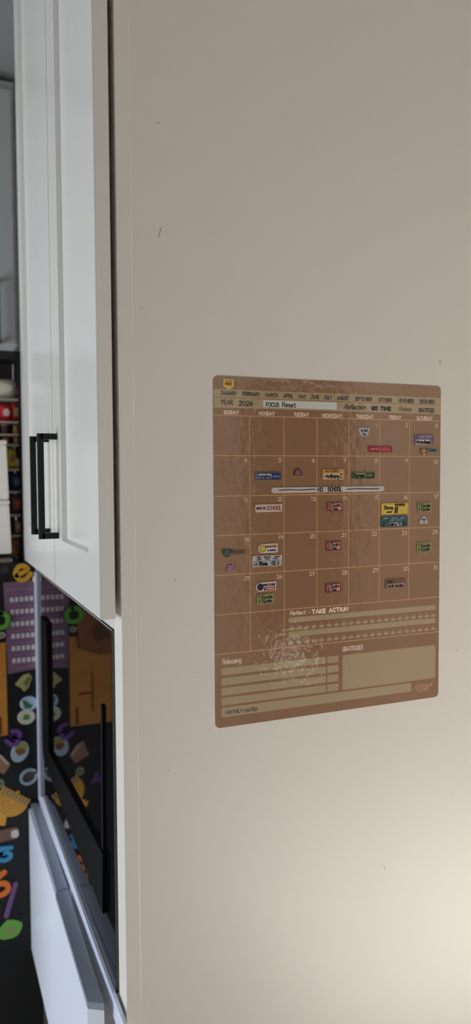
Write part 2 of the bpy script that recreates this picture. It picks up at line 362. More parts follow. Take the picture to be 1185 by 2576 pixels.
# take-action area
word('section_title', m_cream, 'Reflect', 729, 768, 1541, 9, .0011, slant=.2, track=.5); word('title_dot', m_cream, '*', 776, 778, 1540, 8, .0022)
word('section_title', m_cream, 'TAKE ACTION', 785, 874, 1535, 9, .0026, track=2.4); word('section_title', m_cream, 'Releasing', 559, 606, 1662, 12.5, .0011, slant=.08, track=.7)
word('section_title', m_cream, 'GRATITUDES', 862, 912, 1630.5, 10.5, .0013, track=1.1)
bars = new_bm()
def bar(bm, xl, xr, ytl, ybl, rad, y=Yb):
    """bar given by its left end (pixels) top and bottom, running level to the pixel column xr"""
    t = uv(xl, ytl); b = uv(xl, ybl); ym = (ytl+ybl)/2; e = uv(xr, ym-40)
    flat(bm, rrect(e[0]-t[0], t[1]-b[1], rad, 6, (t[0]+e[0])/2, (t[1]+b[1])/2), y)
bar(bars, 726, 1095, 1554, 1567, .0028)
bar(bars, 726, 1095, 1589.5, 1603, .0028)
a = uv(726, 1581.5); e = uv(1095, 1556)
n = 21; wv = .0105; hv = .0055
u0, u1 = a[0]+wv/2, e[0]-wv/2
v1 = (uv(741, 1581)[1]); v2 = uv(741, 1617)[1]
ticks = [new_bm(), new_bm()]
for k in range(n):
    u = u0+(u1-u0)*k/(n-1)
    for tick, v in zip(ticks, (v1, v2)):
        flat(bars, rrect(wv, hv, .0026, 5, u, v), Yb); flat(tick, rect(u-.0005, u+.0005, v+.0045, v+.0056), Yt)
# releasing rows
bl = [(1681.5, 1699), (1706.5, 1724.5), (1731.5, 1750), (1756.5, 1775)]
for t_, b_ in bl:
    bar(bars, 557, 819.5, t_, b_, .0018); 
    t = uv(557, t_); b = uv(557, b_); x0 = uv(823, 1700)[0]; x1 = uv(851, 1700)[0]
    flat(bars, rrect(x1-x0, t[1]-b[1], .0018, 4, (x0+x1)/2, (t[1]+b[1])/2), Yb)
bar(bars, 557, 1034, 1781, 1805, .0024)
g0 = uv(861.5, 1648); g1 = uv(861.5, 1735.5); g2 = uv(1095, 1630)
flat(bars, rrect(g2[0]-g0[0], g0[1]-g1[1], .003, 5, (g0[0]+g2[0])/2, (g0[1]+g1[1])/2), Yb)
link('writing_fields', bars, m_band, cal); [link('day_ticks', t, m_cream, cal) for t in ticks]
word('mantra_title', m_ink, 'MONTHLY', 567, 609, 1790, 8.5, .0012); word('mantra_title', m_ink, 'MANTRA', 613, 648, 1785, 8.5, .0012)
word('corner_imprint', m_line, 'CALENDAR', 1045, 1087, 1724, 7.5, .0009, wob=.08); word('corner_imprint', m_line, 'CLINGS', 1049, 1078, 1734, 7.5, .0009, wob=.08)

# ================================================================== CLINGS ON THE CALENDAR
YS = -.0010
def cling(name, label, px, shape, rim, face, group=None, tilt=0, thick=.0011, inset=.0009, hs=1.0):
    """px = (x0,y0,x1,y1) on the photo; returns (root, w, h) with rim and printed face built"""
    x0, y0, x1, y1 = px
    c = uv((x0+x1)/2, (y0+y1)/2); w = uv(x1, (y0+y1)/2)[0]-uv(x0, (y0+y1)/2)[0]
    h = (uv((x0+x1)/2, y0)[1]-uv((x0+x1)/2, y1)[1])*hs
    o = thing(name, label, 'cling', (c[0], YS, Z0+c[1]), (0, math.radians(tilt), 0), group or 'reminder clings on the calendar')
    def shp(w, h):
        if shape == 'rect': return rrect(w, h, .0022)
        if shape == 'pill': return rrect(w, h, h/2-.0001)
        if shape == 'up': return dome(w, h, True)
        if shape == 'down': return dome(w, h, False)
        if shape == 'tab': return [(w/2, h/2), (w/2, -h*.18), (0, -h/2), (-w/2, -h*.18), (-w/2, h/2)]
        if shape == 'half':
            P = [(-w/2+h/2+h/2*math.cos(t), h/2*math.sin(t)) for t in [PI/2+PI*i/12 for i in range(13)]]
            return P+[(w/2-.001, -h/2), (w/2, -h/2+.001), (w/2, h/2-.001), (w/2-.001, h/2)]
    slab('backing', shp(w, h), 0, thick, ink(rim, .35, .6), o, .0003)
    slab('printed_face', shp(w-2*inset, h-2*inset), -thick, .00008, ink(face, .45, .5), o)
    return o, w, h, -thick-.00012
def words(o, items, c, name='lettering', y=-.00125):
    """items: (text, cx, cz, width, height, pen) in mm within the cling"""
    bm = new_bm()
    kk = 1.22 if name == 'handwriting' else 1.1
    for it in items:
        s, cx, cz, w, h, pen = it[:6]; tr = it[6] if len(it) > 6 else 1.6
        letter(bm, s, (cx)*1e-3, (cz-h/2)*1e-3, w*1e-3, h*1e-3, pen*kk*1e-3, y, align='c', wob=.03, track=tr)
    return link(name, bm, ink(c), o)
def patch(o, poly, c, name='panel', y=-.0012): return link(name, (lambda b: (flat(b, poly, y), b)[1])(new_bm()), ink(c), o)
R_ = lambda cx, cz, w, h, r=.8: rrect(w*1e-3, h*1e-3, r*1e-3, 4, cx*1e-3, cz*1e-3)
MK = (12, 11, 12)

o, w, h, y = cling('tab_cling', 'yellow pointed tab cling saying now above the month names', (561, 954, 586, 980), 'tab', (225, 220, 205), (225, 180, 50))
words(o, [('NOW', 0, 1, 12, 4.2, 1.1), ('YOU ARE', 0, 6, 11, 1.6, .4)], (60, 42, 10))
o, w, h, y = cling('holiday_cling', 'pale half-round cling with dark script in the square of the 1st', (902, 1076, 928, 1099), 'down', (214, 200, 192), (176, 174, 184), tilt=-3)
words(o, [("New Year's", 0, 3.4, 15, 5, .9, .8), ('Day', 0, -3.2, 6.5, 4.6, .9, .8)], (42, 44, 60))
o, w, h, y = cling('school_cling', 'dark red rectangular cling reading out of school below the 1st', (925, 1121.5, 985, 1138.5), 'rect', (168, 78, 70), (130, 26, 28), tilt=0)
words(o, [('OUT OF', -13, 0, 13.5, 3.3, 1.1), ('SCHOOL', 9, 0, 26, 6, .8)], (232, 120, 120))
o, w, h, y = cling('trip_cling', 'purple cling reading back from with a handwritten white strip', (1041, 1093, 1090, 1119), 'rect', (140, 112, 116), (108, 82, 106))
patch(o, R_(-1, -4.6, 36, 9, 2), (214, 200, 204)); words(o, [('BACK FROM', 3, 5.6, 27, 4.2, .8)], (170, 148, 176))
words(o, [('Arrowhead', -1.5, -4.4, 33, 6.4, 1.5, .9)], MK, 'handwriting', -.0014)
o, w, h, y = cling('moon_cling', 'small brown half-round full moon cling near the calendar right edge', (1054, 1127.5, 1076.5, 1145.5), 'down', (130, 96, 66), (98, 66, 30))
words(o, [('FULL', 0, 3.8, 7, 2.6, .6), ('MOON', 0, .6, 12, 2.8, .7)], (205, 170, 125)); patch(o, ellipse(.002, .0022, 16, 0, -.0044), (225, 185, 140), 'dot')
o, w, h, y = cling('strip_cling', 'tiny grey blue strip cling right of the brown half-round one', (1077, 1128.5, 1099, 1138), 'rect', (128, 124, 128), (104, 116, 134))
words(o, [('EVENING', 0, 0, 15, 3.2, 1.1)], (34, 48, 66))
o, w, h, y = cling('arrival_cling', 'navy blue cling with a handwritten pale field under the 5th', (641.5, 1188, 707, 1208), 'rect', (120, 100, 92), (28, 40, 96), tilt=0)
patch(o, R_(-9.5, 0, 31, 8.6, 2.2), (178, 182, 212)); words(o, [('ARRIVES', 15.5, -.4, 14.5, 3.2, .5)], (130, 140, 184))
words(o, [('Grandma', -9.5, 0, 28, 6.6, 1.2, .9)], MK, 'handwriting', -.0014)
o, w, h, y = cling('dome_cling', 'tiny dark maroon dome cling in the square of the 6th', (738, 1178, 759.5, 1196), 'up', (120, 84, 74), (62, 12, 24))
words(o, [('Movie', 0, 1.8, 8, 2.8, .5), ('NIGHT', 0, -2.6, 11, 3, .6)], (190, 130, 130))
o, w, h, y = cling('practice_cling', 'orange cling with a handwritten cream field under the 7th', (810, 1180.5, 865, 1206.5), 'rect', (205, 150, 82), (190, 134, 62))
patch(o, R_(-4, -3, 32, 10, 1.2), (206, 186, 160)); patch(o, R_(15.8, 0, 5, 19, .8), (206, 186, 160), 'side_field')
words(o, [('WEEKLY PRACTICE', -4, 6, 28, 2.4, .6)], (110, 62, 20)); words(o, [('-Anthony', -3.5, -3, 30, 7, 1.4, .9), ('1', 15.6, 6, 2, 3, .8), ('M', 15.8, 0, 2.6, 3.4, 1), ('12', 15.6, -6, 3, 3, .8), ('/', 3, 7, 4, 5, .9)], MK, 'handwriting', -.0014)
o, w, h, y = cling('shift_cling', 'dark green cling with a handwritten light green field under the 8th', (883.5, 1187.5, 942.5, 1205), 'rect', (110, 100, 76), (44, 56, 32))
patch(o, R_(-9, .2, 28, 9.6, 2.5), (128, 140, 78)); words(o, [('X NIGHT', 13, .4, 12, 2.6, .5)], (150, 160, 120)); words(o, [('Renee', -9.4, 0, 24, 7.4, 1.3, .9)], (22, 34, 14), 'handwriting', -.0014)
o, w, h, y = cling('long_strip_cling', 'long pale strip cling handwritten no school spanning three squares', (686.5, 1224, 970, 1238.5), 'pill', (222, 200, 184), (196, 184, 186), hs=.92)
words(o, [('NO', -20, .2, 10.5, 6.8, 1.5), ('SCHOOL', 10.5, .2, 29, 7, 1.5)], MK, 'handwriting', -.0013)
bm = new_bm(); ribbon(bm, [(x*1e-3, .0002+.0004*math.sin(x*.13)) for x in range(-103, -30, 3)], .0008, -.0013); link('drawn_line', bm, ink(MK), o)
bm = new_bm(); ribbon(bm, [(x*1e-3, .0002+.0004*math.sin(x*.11+1)) for x in range(36, 107, 3)], .0008, -.0013); link('drawn_line', bm, ink(MK), o)
o, w, h, y = cling('school_cling', 'pale pink rectangular cling reading back to school under the 12th', (641.5, 1268.5, 709, 1287.5), 'rect', (226, 200, 180), (202, 176, 170), tilt=0)
words(o, [('SCHOOL', 10, 0, 28, 6.4, 1.1)], (122, 40, 50)); words(o, [('BACK TO', -15.5, 0, 16.5, 3, 1.2)], (74, 14, 28), 'small_lettering', -.0013)
def swim(px, where, tilt=0):
    o, w, h, y = cling('swim_cling', 'small pink handwritten swim cling with dark red border '+where, px, 'rect', (150, 76, 70), (112, 34, 34), 'pink swim clings down the Wednesday column', tilt)
    patch(o, R_(3, .2, 21, 12.5, 1), (198, 148, 138)); patch(o, R_(-11, .2, 5.2, 12.5, 1), (190, 128, 120), 'side_field')
    words(o, [('Swim', 2.8, 3, 17, 6, 1.15, 1), ('Wes', 0, -3.6, 11, 4.6, 1.05, 1), ('3', -11, 0, 2.4, 7, .9), ('2', -10.8, -4.5, 2.4, 3, .8), ('-', -11, 5, 2, 2, .8)], MK, 'handwriting', -.0014)
swim((822, 1263, 860.5, 1286.5), 'under the 14th'); swim((819, 1361.5, 857.5, 1385.5), 'under the 21st', -1); swim((818, 1466.5, 857.5, 1490.5), 'under the 28th', -1)
o, w, h, y = cling('progress_cling', 'bright yellow progress cling with two black tally marks under the 16th', (958, 1265, 1025.5, 1293.5), 'rect', (205, 160, 56), (212, 174, 62))
patch(o, R_(-13, -1.5, 24, 17, 1.6), (216, 188, 98)); patch(o, R_(12.5, -2.5, 25, 12, .6), (216, 190, 90), 'tally_field')
words(o, [('PROGRESS', 11.5, 7, 22, 3.4, 1.2)], (52, 38, 10)); words(o, [('/', 1, -2.4, 1.6, 10.5, 2.4), ('/', 5, -2.4, 1.6, 10.5, 2.4), ('Ebony', -13.5, 2.2, 19, 6.2, 1.3, .8), ('update', -13, -6, 12, 2.6, .8)], MK, 'handwriting', -.0014)
bm = new_bm()
for k in range(5): flat(bm, rect(.009+k*.0031, .0093+k*.0031, -.0085, .0035), -.00135)
link('tally_lines', bm, ink((150, 120, 40)), o)
o, w, h, y = cling('appointment_cling', 'dark teal checklist cling directly below the bright yellow one', (957, 1297.5, 1024.5, 1325), 'rect', (84, 84, 82), (44, 78, 84))
patch(o, R_(0, -5.4, 54, 8.4, 1), (30, 58, 64), 'field_frame'); patch(o, R_(-1.5, -5.4, 36, 6.6, 1.2), (168, 176, 180), 'name_field', -.00127)
words(o, [('* DENTIST', -20, 6, 11, 2.2, .5), ('* DOCTOR', -1, 6, 14, 2.2, .5), ('* SCHOOL', 18, 6, 11, 2.2, .5), ('* HAIR', -7, 2.2, 12, 2, .5), ('* OTHER', 9, 2.2, 14, 2, .5)], (140, 170, 176))
words(o, [('Emery 4', -2, -5.2, 31, 5.6, 1.4, 1), ('/', -14, 4, 3, 3.4, 1)], MK, 'handwriting', -.0014)
def karate(px, where, tilt=0):
    o, w, h, y = cling('karate_cling', 'small light green handwritten karate cling '+where, px, 'rect', (150, 144, 92), (122, 122, 76), 'light green karate clings', tilt)
    s = w/.030
    patch(o, rrect(.0205*s, .0135, .001, 4, .0032*s, -.0003), (158, 156, 104)); patch(o, rrect(.0052*s, .0135, .001, 4, -.0112*s, -.0003), (142, 144, 92), 'side_field')
    words(o, [('Karate', 3*s, 3, 18*s, 6.2, 1.15, 1), ('Hunter', 3*s, -4, 18*s, 5.4, 1.15, 1), ('T', -11*s, 3.4, 2.6, 4.4, .9), ('2', -11*s, -3.4, 2.6, 4, .9)], (20, 26, 12), 'handwriting', -.0014)
karate((1049, 1264, 1084, 1287), 'under the 17th', 0); karate((1047.5, 1363, 1083.5, 1389.5), 'under the 24th', -2); karate((645.5, 1493.5, 688, 1518), 'low in the Monday column', -1)
o, w, h, y = cling('dome_cling', 'tiny white dome cling below the green cling of the 17th', (1054, 1299, 1074.5, 1316.5), 'up', (214, 186, 166), (188, 182, 184))
words(o, [('PAYDAY', 0, 1, 11, 3, .9), ('NOW', 1, -3.4, 4.5, 2.2, .6)], (30, 40, 74))
o, w, h, y = cling('moon_cling', 'black half-round new moon cling in the square of the 18th', (557, 1380.5, 584, 1402.5), 'down', (120, 100, 86), (36, 36, 32), tilt=1)
words(o, [('NEW', 0, 2.6, 9, 4, .45), ('MOON', 0, -2, 12, 4, .45), ('*', 0, -6.4, 1.4, 2, .8)], (138, 134, 122))
o, w, h, y = cling('strip_cling', 'tiny dark red-brown strip cling right of the black half-round one', (585.5, 1383.5, 615.5, 1394), 'rect', (118, 74, 62), (84, 32, 22), tilt=-1)
words(o, [('IN EVENING', 0, 0, 18, 3, .45)], (150, 96, 76))
o, w, h, y = cling('dome_cling', 'small purple magenta dome cling low in the square of the 18th', (568, 1418, 591.5, 1435.5), 'up', (150, 84, 96), (118, 50, 96), tilt=-2)
words(o, [('DINNER', 0, 1.4, 11, 3, .5), ('PROJECT', 0, -3, 13, 3, .5)], (196, 140, 170))
def badge(px, where, disc, top, low, lowtext, dname, tilt=-1):
    o, w, h, y = cling('badge_cling', where, px, 'half', (224, 198, 176), (206, 192, 186), None, tilt)
    cx = -w/2+h/2
    patch(o, ellipse(h*.40, h*.40, 26, cx+.0005, 0), disc[1], 'disc_ring', -.00122); patch(o, ellipse(h*.33, h*.33, 26, cx+.0005, 0), disc[0], 'disc', -.00127)
    patch(o, rect(cx+h*.36, w/2-.002, .0008, .0050), top, 'upper_bar', -.00121)
    patch(o, rrect(w*.56, .0062, .0006, 3, w*.17, -.0040), low, 'lower_bar', -.00121)
    words(o, [('EVENT', w*170, 2.9, 9, 1.8, .4)], (170, 150, 130), 'small_lettering', -.0013); words(o, [('IN SCHOOL', w*190, -4, 17, 2.6, 1.1)], lowtext, 'lettering', -.0013)
badge((648.5, 1367.5, 697.5, 1390.5), 'white badge cling with a yellow disc and brown bar under the 19th', ((196, 172, 56), (92, 84, 40)), (140, 86, 36), (206, 200, 204), (30, 34, 72), 'yellow')
badge((643, 1464, 693.5, 1486.5), 'white badge cling with a navy disc and red bar under the 26th', ((24, 30, 72), (18, 22, 52)), (58, 46, 52), (96, 20, 24), (222, 150, 150), 'navy')
o, w, h, y = cling('checklist_cling', 'wide grey white checklist cling below the yellow disc badge', (634.5, 1397, 708.5, 1424.5), 'rect', (226, 200, 180), (190, 182, 186), tilt=0)
bm = new_bm(); L = rrect(.054, .0088, .0016, 4, .0005, -.0042); ribbon(bm, L+[L[0]], .0004, -.0013); link('field_outline', bm, ink((34, 40, 54)), o)
words(o, [('COFFEE', -17, 7, 9, 1.9, .7), ('LUNCH', -16, 3.4, 8, 1.9, .7), ('BREAKFAST', 0, 7, 14, 1.9, .7), ('DINNER', 0, 3.6, 9, 1.9, .7), ('DRINKS', 19, 7, 10, 1.9, .7), ('SNACK', 16, 3.6, 9, 1.9, .7)], (30, 28, 32))
words(o, [('Roe', -8, -4.2, 15, 5.8, 1.7, 1.4), ('-12', 11, -4.2, 9, 5.4, 1.4), ('2', 21, -4.2, 3.6, 4.4, 1.1), ('d', -22, -4.2, 4, 4.6, 1), ('/', -17, 4, 3, 4.6, 1)], MK, 'handwriting', -.0014)
o, w, h, y = cling('trip_cling', 'light brown trip cling with a handwritten white strip under the 30th', (969, 1455.5, 1019.5, 1480.5), 'rect', (134, 98, 70), (116, 82, 54), tilt=0)
patch(o, R_(-.4, -3.8, 41, 8, 1.6), (178, 152, 134)); words(o, [('TRIP', -14, 4.4, 11.5, 4.6, 1.1), ('to', -5.2, 3.6, 3.6, 2.6, .8)], (40, 24, 12))
words(o, [('North Carolina', -.6, -3.8, 36, 5.4, 1.15, .9)], (28, 26, 28), 'handwriting', -.0014)

# ================================================================== BUILT-IN OVEN WITH BLACK GLASS
MX = -.170; MY = .9228
m_glass = mat('black_glass', (12, 11, 12), .035, spec=.9)
m_gloss = mat('black_enamel', (5, 5, 7), .6, spec=.12)
m_trim_sky = mat('trim_sky_reflection', (222, 230, 250), .25, spec=.6)  # reflected window light on the trim is put into this pale blue base
def zz(x, y, X=MX): p = onX(x, y, X); return (p.y, p.z)
oven = thing('built_in_oven', 'glossy black glass oven front built in below the white upper cabinets', 'oven', (0, .5, .7))
inv = oven.location
def loc(p): return (p[0]-inv.x, p[1]-inv.y, p[2]-inv.z)
ob = zz(100, 2001)[1]
link('body', box(new_bm(), *[v for v in (MX+.012, .3, .056-.5, .919-.5, ob-.7, CB-.03-.7)]), m_gloss, oven)
bm = box(new_bm(), MX, MX+.011, .0515-.5, .9215-.5, ob-.7, CB-.0295-.7, .0008); link('glass_panel', bm, m_glass, oven)
def yzprism(name, pts, X, t, m, parent, bev=0):
    return link(name, prism(new_bm(), [loc((X, a, b)) for a, b in pts], (-t, 0, 0), bev), m, parent)
# black frame: far stile, tapering lower rail, near stile
fa = [zz(106, 1547), zz(124, 1570), zz(128, 1888), zz(116, 1902), zz(113, 1880)]
yzprism('door_frame', [zz(109, 1549), zz(124, 1568), zz(129, 1889), zz(262, 2135), zz(268, 2146), zz(268, 2296), zz(116, 1906), zz(114, 1880)], MX-.0006, .0070, m_gloss, oven, .001)
yzprism('near_stile', [zz(258, 1770), zz(262, 1776), zz(266, 2290), zz(260, 2270)], MX-.0006, .003, m_gloss, oven)
tx = onY(90.5, 1700, .9215).x
link('edge_trim', box(new_bm(), *[v for v in (tx, MX-.0002, .900-.5, .9215-.5, ob-.7, CB-.031-.7)], .001), m_trim_sky, oven)
yzprism('lower_trim', [(.9212, ob), (.9212, ob+.006), zz(113, 2003), zz(232, 2335), zz(326, 2590), zz(312, 2606), zz(216, 2340), (.905, ob-.001)], MX-.0004, .0060, m_trim_sky, oven, .0004)

# ------------------------------------------------------------------ drawer below
zl = onY(96, 2019, MY-.003).z
m_pale = mat('drawer_sky_reflection', (232, 238, 250), .3, spec=.6)  # bluish white window reflection on the drawer, carried by the base colour
m_ledge = mat('grey_ledge', (150, 162, 176), .4, metal=.2)
dr = thing('pull_out_drawer', 'pale glossy drawer standing slightly open under the black glass', 'drawer', (-.18, .6, zl-.25))
iv = dr.location
def topoly(pts, z, y_max=None): return [tuple(onZ(x, y, z)-iv) for x, y in pts]
A1 = onZ(78, 2021, zl); A2 = onZ(96, 2019, zl); A3 = onZ(170, 2232, zl); A4 = onZ(142, 2239, zl)
B1 = onZ(139, 2246, zl); B2 = onZ(171, 2240, zl); B3 = onZ(262, 2525, zl); B4 = onZ(220, 2520, zl)
def hprism(name, pts, dz, m): return link(name, prism(new_bm(), [tuple(p-iv) for p in pts], (0, 0, dz), .0006), m, dr)
hprism('top_ledge', [A1, A2, A3, A4], -.012, m_ledge); hprism('top_ledge', [B1, B2, B3, B4], -.012, m_ledge)
# drawer front under the ledge's outer edge
bm = new_bm(); prism(bm, [tuple(Vector((p.x, p.y, zl-.0125))-iv) for p in (onZ(72, 2024, zl), A2, Vector((A3.x, A3.y, 0)), Vector((B3.x, B3.y, 0)), Vector((B4.x, B4.y, 0)), Vector((A4.x-.002, A4.y, 0)))], (0, 0, -.40))
link('drawer_front', bm, m_pale, dr)
# dark tag on the front
n4 = Vector((B4.x-A4.x, B4.y-A4.y, 0)).normalized()
def onfront(x, y):
    d = ray(x, y); nn = Vector((-n4.y, n4.x, 0)); t = (Vector((A4.x-.0021, A4.y, 0))-CAM).dot(nn)/d.dot(nn); return CAM+d*t

dt = [onfront(92, 2321), onfront(133, 2311), onfront(136, 2380), onfront(94, 2392)]
link('drawer_label', prism(new_bm(), [tuple(p-iv) for p in dt], tuple(-Vector((n4.y, -n4.x, 0))*.0012 if n4.y < 0 else Vector((-n4.y, n4.x, 0))*.0012)), m_black, dr)

# ================================================================== BLACK REFRIGERATOR WITH MAGNETS
m_fr = mat('black_fridge_enamel', (17, 17, 19), .42, spec=.4, bump=.08, bscale=500)
fr = thing('refrigerator', 'tall black refrigerator side covered with magnets left of the oven glass', 'refrigerator', (-.53, 1.25, 0))
link('body', box(new_bm(), -.357, .357, MY-1.25, .33, .01, CB-.004, .004), m_fr, fr)
for sx in (-.3, .3):
    for sy in (-.28, .28): link('foot', box(new_bm(), sx-.02, sx+.02, sy-.02, sy+.02, 0, .0102), m_gloss, fr)
def mg(px, py): p = onY(px, py, MY); return p
S = .001118   # metres per photo pixel on the fridge face
MG = 'magnets on the black refrigerator'
def mthing(name, label, px, py, cat='magnet', rot=0, group=MG):
    p = mg(px, py); return thing(name, label, cat, (p.x, MY-.0003, p.z), (0, math.radians(rot), 0), group)
def solid_letter(ch, w, h, pen, m, o, depth=.006, name='letter_body'):
    st, W = strokes(ch, smooth=6); sx = w/W; sz = h/(10 if ch not in 'eo' else 6.3)
    bm = new_bm()
    for ln in st:
        pts = [((a*sx-w/2), b*sz-h/2) for a, b in ln]
        ribbon(bm, pts, pen/2, 0)
    r = bmesh.ops.extrude_face_region(bm, geom=list(bm.faces))
    for v in [g for g in r['geom'] if isinstance(g, bmesh.types.BMVert)]: v.co.y -= depth
    return link(name, bm, m, o)
def MM(c, r=.45): return mat('magnet_plastic', c, r, bump=.1, bscale=120)
o = mthing('letter_magnet', 'yellow letter e magnet just above the purple chart', 56, 1441, rot=-24); solid_letter('e', .038, .038, .0125, MM((214, 160, 42)), o)
o = mthing('letter_magnet', 'green letter o magnet at the left picture edge', 0, 1560, rot=10); solid_letter('o', .040, .040, .0125, MM((98, 164, 48)), o)
o = mthing('number_magnet', 'purple number 3 magnet below the round food magnets', 35, 1855, rot=28); solid_letter('3', .028, .038, .0115, MM((112, 68, 148)), o)
o = mthing('number_magnet', 'blue number 5 magnet low on the refrigerator', 13, 2147, rot=6); solid_letter('5', .030, .034, .0115, MM((58, 144, 190)), o)
o = mthing('number_magnet', 'orange number 6 magnet low at the left picture edge', 0, 2222, rot=0); solid_letter('6', .042, .062, .0145, MM((226, 116, 40)), o)
o = mthing('number_magnet', 'slim purple number 1 magnet leaning beside the orange 6', 27, 2262, rot=17); solid_letter('I', .004, .090, .0125, MM((112, 78, 132)), o)
# purple reward chart
o = mthing('reward_chart', 'purple paper chart with six rows of pale stamp boxes', 53, 1578, cat='chart', rot=0, group=None); 
p0 = mg(8, 1466); p1 = mg(95, 1459); p2 = mg(97, 1680); p3 = mg(20, 1696); ctr = mg(53, 1578)
Q = [(p.x-ctr.x, 0, p.z-ctr.z) for p in (p0, p1, p2, p3)]
link('sheet', prism(new_bm(), Q, (0, -.0008, 0)), mat('purple_paper', (124, 92, 116), .6), o)
bm = new_bm(); bl_ = new_bm()
for r in range(6):
    for c in range(5):
        q = mg(29.5+r*1.1+c*12.3, 1509+r*30.6-c*1.0); flat(bm, rrect(.0092, .0128, .0016, 3, q.x-ctr.x, q.z-ctr.z), -.0010)
    q = mg(56+r, 1524.5+r*30.6); flat(bl_, rect(q.x-ctr.x-.026, q.x-ctr.x+.026, q.z-ctr.z-.0012, q.z-ctr.z+.0012), -.0010)
q = mg(50, 1482); flat(bl_, rect(q.x-ctr.x-.034, q.x-ctr.x+.034, q.z-ctr.z-.002, q.z-ctr.z+.002), -.0010)
q = mg(52, 1494); flat(bl_, rect(q.x-ctr.x-.022, q.x-ctr.x+.022, q.z-ctr.z-.0012, q.z-ctr.z+.0012), -.0010)
link('stamp_boxes', bm, ink((214, 204, 206)), o); link('printed_lines', bl_, ink((146, 112, 138)), o)
o = mthing('button_magnet', 'small round cream magnet at the top corner of the purple chart', 90, 1456); slab('button', ellipse(.0095, .011), 0, .007, MM((226, 208, 178)), o, .002)
# orange paper sheet
o = mthing('paper_sheet', 'orange paper sheet at the left edge beside the purple chart', 16, 1733, cat='paper', group=None)
q = mg(16, 1733); a = mg(14, 1616); b = mg(20, 1849)
link('sheet', prism(new_bm(), [(a.x-q.x, 0, a.z-q.z), (b.x-q.x, 0, b.z-q.z), (-.125, 0, b.z-q.z), (-.125, 0, a.z-q.z)], (0, -.0008, 0)), mat('orange_paper', (204, 134, 50), .6, var=.3, vscale=20), o)
bm = new_bm(); flat(bm, rect(-.022, -.014, -.125, -.075), -.0011); flat(bm, rect(-.06, -.022, -.04, -.034), -.0011); flat(bm, rect(-.066, -.06, -.09, .02), -.0011)
link('printed_marks', bm, ink((120, 64, 22)), o)
def blob(n, rx, rz, j, seed):
    R = random.Random(seed); return [((rx*(1+R.uniform(-j, j)))*math.cos(2*PI*i/n), (rz*(1+R.uniform(-j, j)))*math.sin(2*PI*i/n)) for i in range(n)]
def food(name, label, px, py, poly, c, bits, rot=0, t=.005):
    o = mthing(name, label, px, py, rot=rot); slab('base', poly, 0, t, MM(c), o, .0015)
    for k, (pl, cc, nm) in enumerate(bits): slab(nm, pl, -t, .0012+.0002*k, MM(cc), o)
    return o
food('wedge_magnet', 'pale green wedge shaped food magnet below the purple chart', 60, 1716, [(-.024, -.004), (-.002, .020), (.014, .024), (.022, .012), (.012, -.016), (0, -.026), (-.008, -.014)], (170, 166, 110), [([(-.002, .0), (.014, .018), (.018, .010), (.006, -.012)], (112, 112, 70), 'dark_face')])  # wedge with a darker green piece on its front
food('plate_magnet', 'round pale blue plate magnet with a green leaf', 72, 1769, ellipse(.0235, .0205, 24), (176, 196, 216), [([(-.018, .012), (-.006, .006), (.004, -.004), (.012, -.002), (.004, -.013), (-.010, -.012)], (60, 116, 72), 'leaf')])
food('plate_magnet', 'round cream plate magnet with a small green sprig', 66, 1803, ellipse(.0235, .0205, 24), (208, 202, 188), [(blob(9, .009, .008, .3, 3), (80, 138, 66), 'sprig')])
food('burger_magnet', 'oval salad and bread food magnet touching the purple 3', 50, 1890, ellipse(.023, .030, 24), (168, 186, 204), [([(-.018, .006), (-.006, .026), (.016, .022), (.010, .006), (-.004, -.006)], (150, 150, 74), 'salad'), (blob(9, .012, .010, .25, 5), (132, 82, 48), 'patty')], rot=25)
food('bread_magnet', 'tilted brown bread slice magnet at the left edge', 2, 1920, [(-.030, -.012), (-.014, .034), (.008, .020), (.026, -.006), (.008, -.030)], (150, 112, 86), [([(-.008, .024), (.0, .026), (.022, -.002), (.016, -.006)], (196, 170, 152), 'crust')])
o = mthing('ring_magnet', 'oval pale ring magnet with a dark middle near the bright trim', 72, 1953, rot=-28)
bm = new_bm(); ribbon(bm, ellipse(.022, .0185, 24)+[(.022, 0)], .0038, 0)
r = bmesh.ops.extrude_face_region(bm, geom=list(bm.faces))
for v in [g for g in r['geom'] if isinstance(g, bmesh.types.BMVert)]: v.co.y -= .005
link('ring', bm, MM((152, 170, 178)), o); slab('middle', ellipse(.018, .0145, 20), 0, .002, MM((70, 66, 64)), o)
# menorah: stepped fan with candles
o = mthing('menorah_magnet', 'large yellow menorah magnet with pale candles at the left edge', 28, 2018, rot=36)
arc = [(-.045+.0, .010)]+[(.045*math.cos(PI+PI*i/18), .010+.048*math.sin(PI+PI*i/18)) for i in range(19)]+[(.045, .010)]
slab('fan', arc[1:-1], 0, .005, MM((224, 164, 60)), o, .001)
bm = new_bm()
for k in range(9): hh = .020+(.006 if k == 4 else 0); box(bm, -.044+k*.0099, -.044+k*.0099+.0075, -.005, 0, .008, .010+hh, .0008)
link('candle_cups', bm, MM((222, 166, 66)), o)
bm = new_bm()
for k in range(9):
    for q_ in range(3): box(bm, -.043+k*.0099, -.043+k*.0099+.0058, -.0056, -.004, .012+q_*.006, .0142+q_*.006)
link('candles', bm, MM((150, 148, 140)), o)
bm = new_bm()
for rr in (.014, .022, .030, .038): ribbon(bm, [(rr*math.cos(PI+PI*i/14), .008+rr*1.05*math.sin(PI+PI*i/14)) for i in range(15)], .0009, -.0053)
link('arm_lines', bm, ink((176, 122, 38)), o)
slab('foot_piece', [(-.010, -.034), (.010, -.034), (.022, -.060), (.008, -.066), (-.014, -.064), (-.022, -.058)], 0, .0048, MM((222, 160, 52)), o, .001)
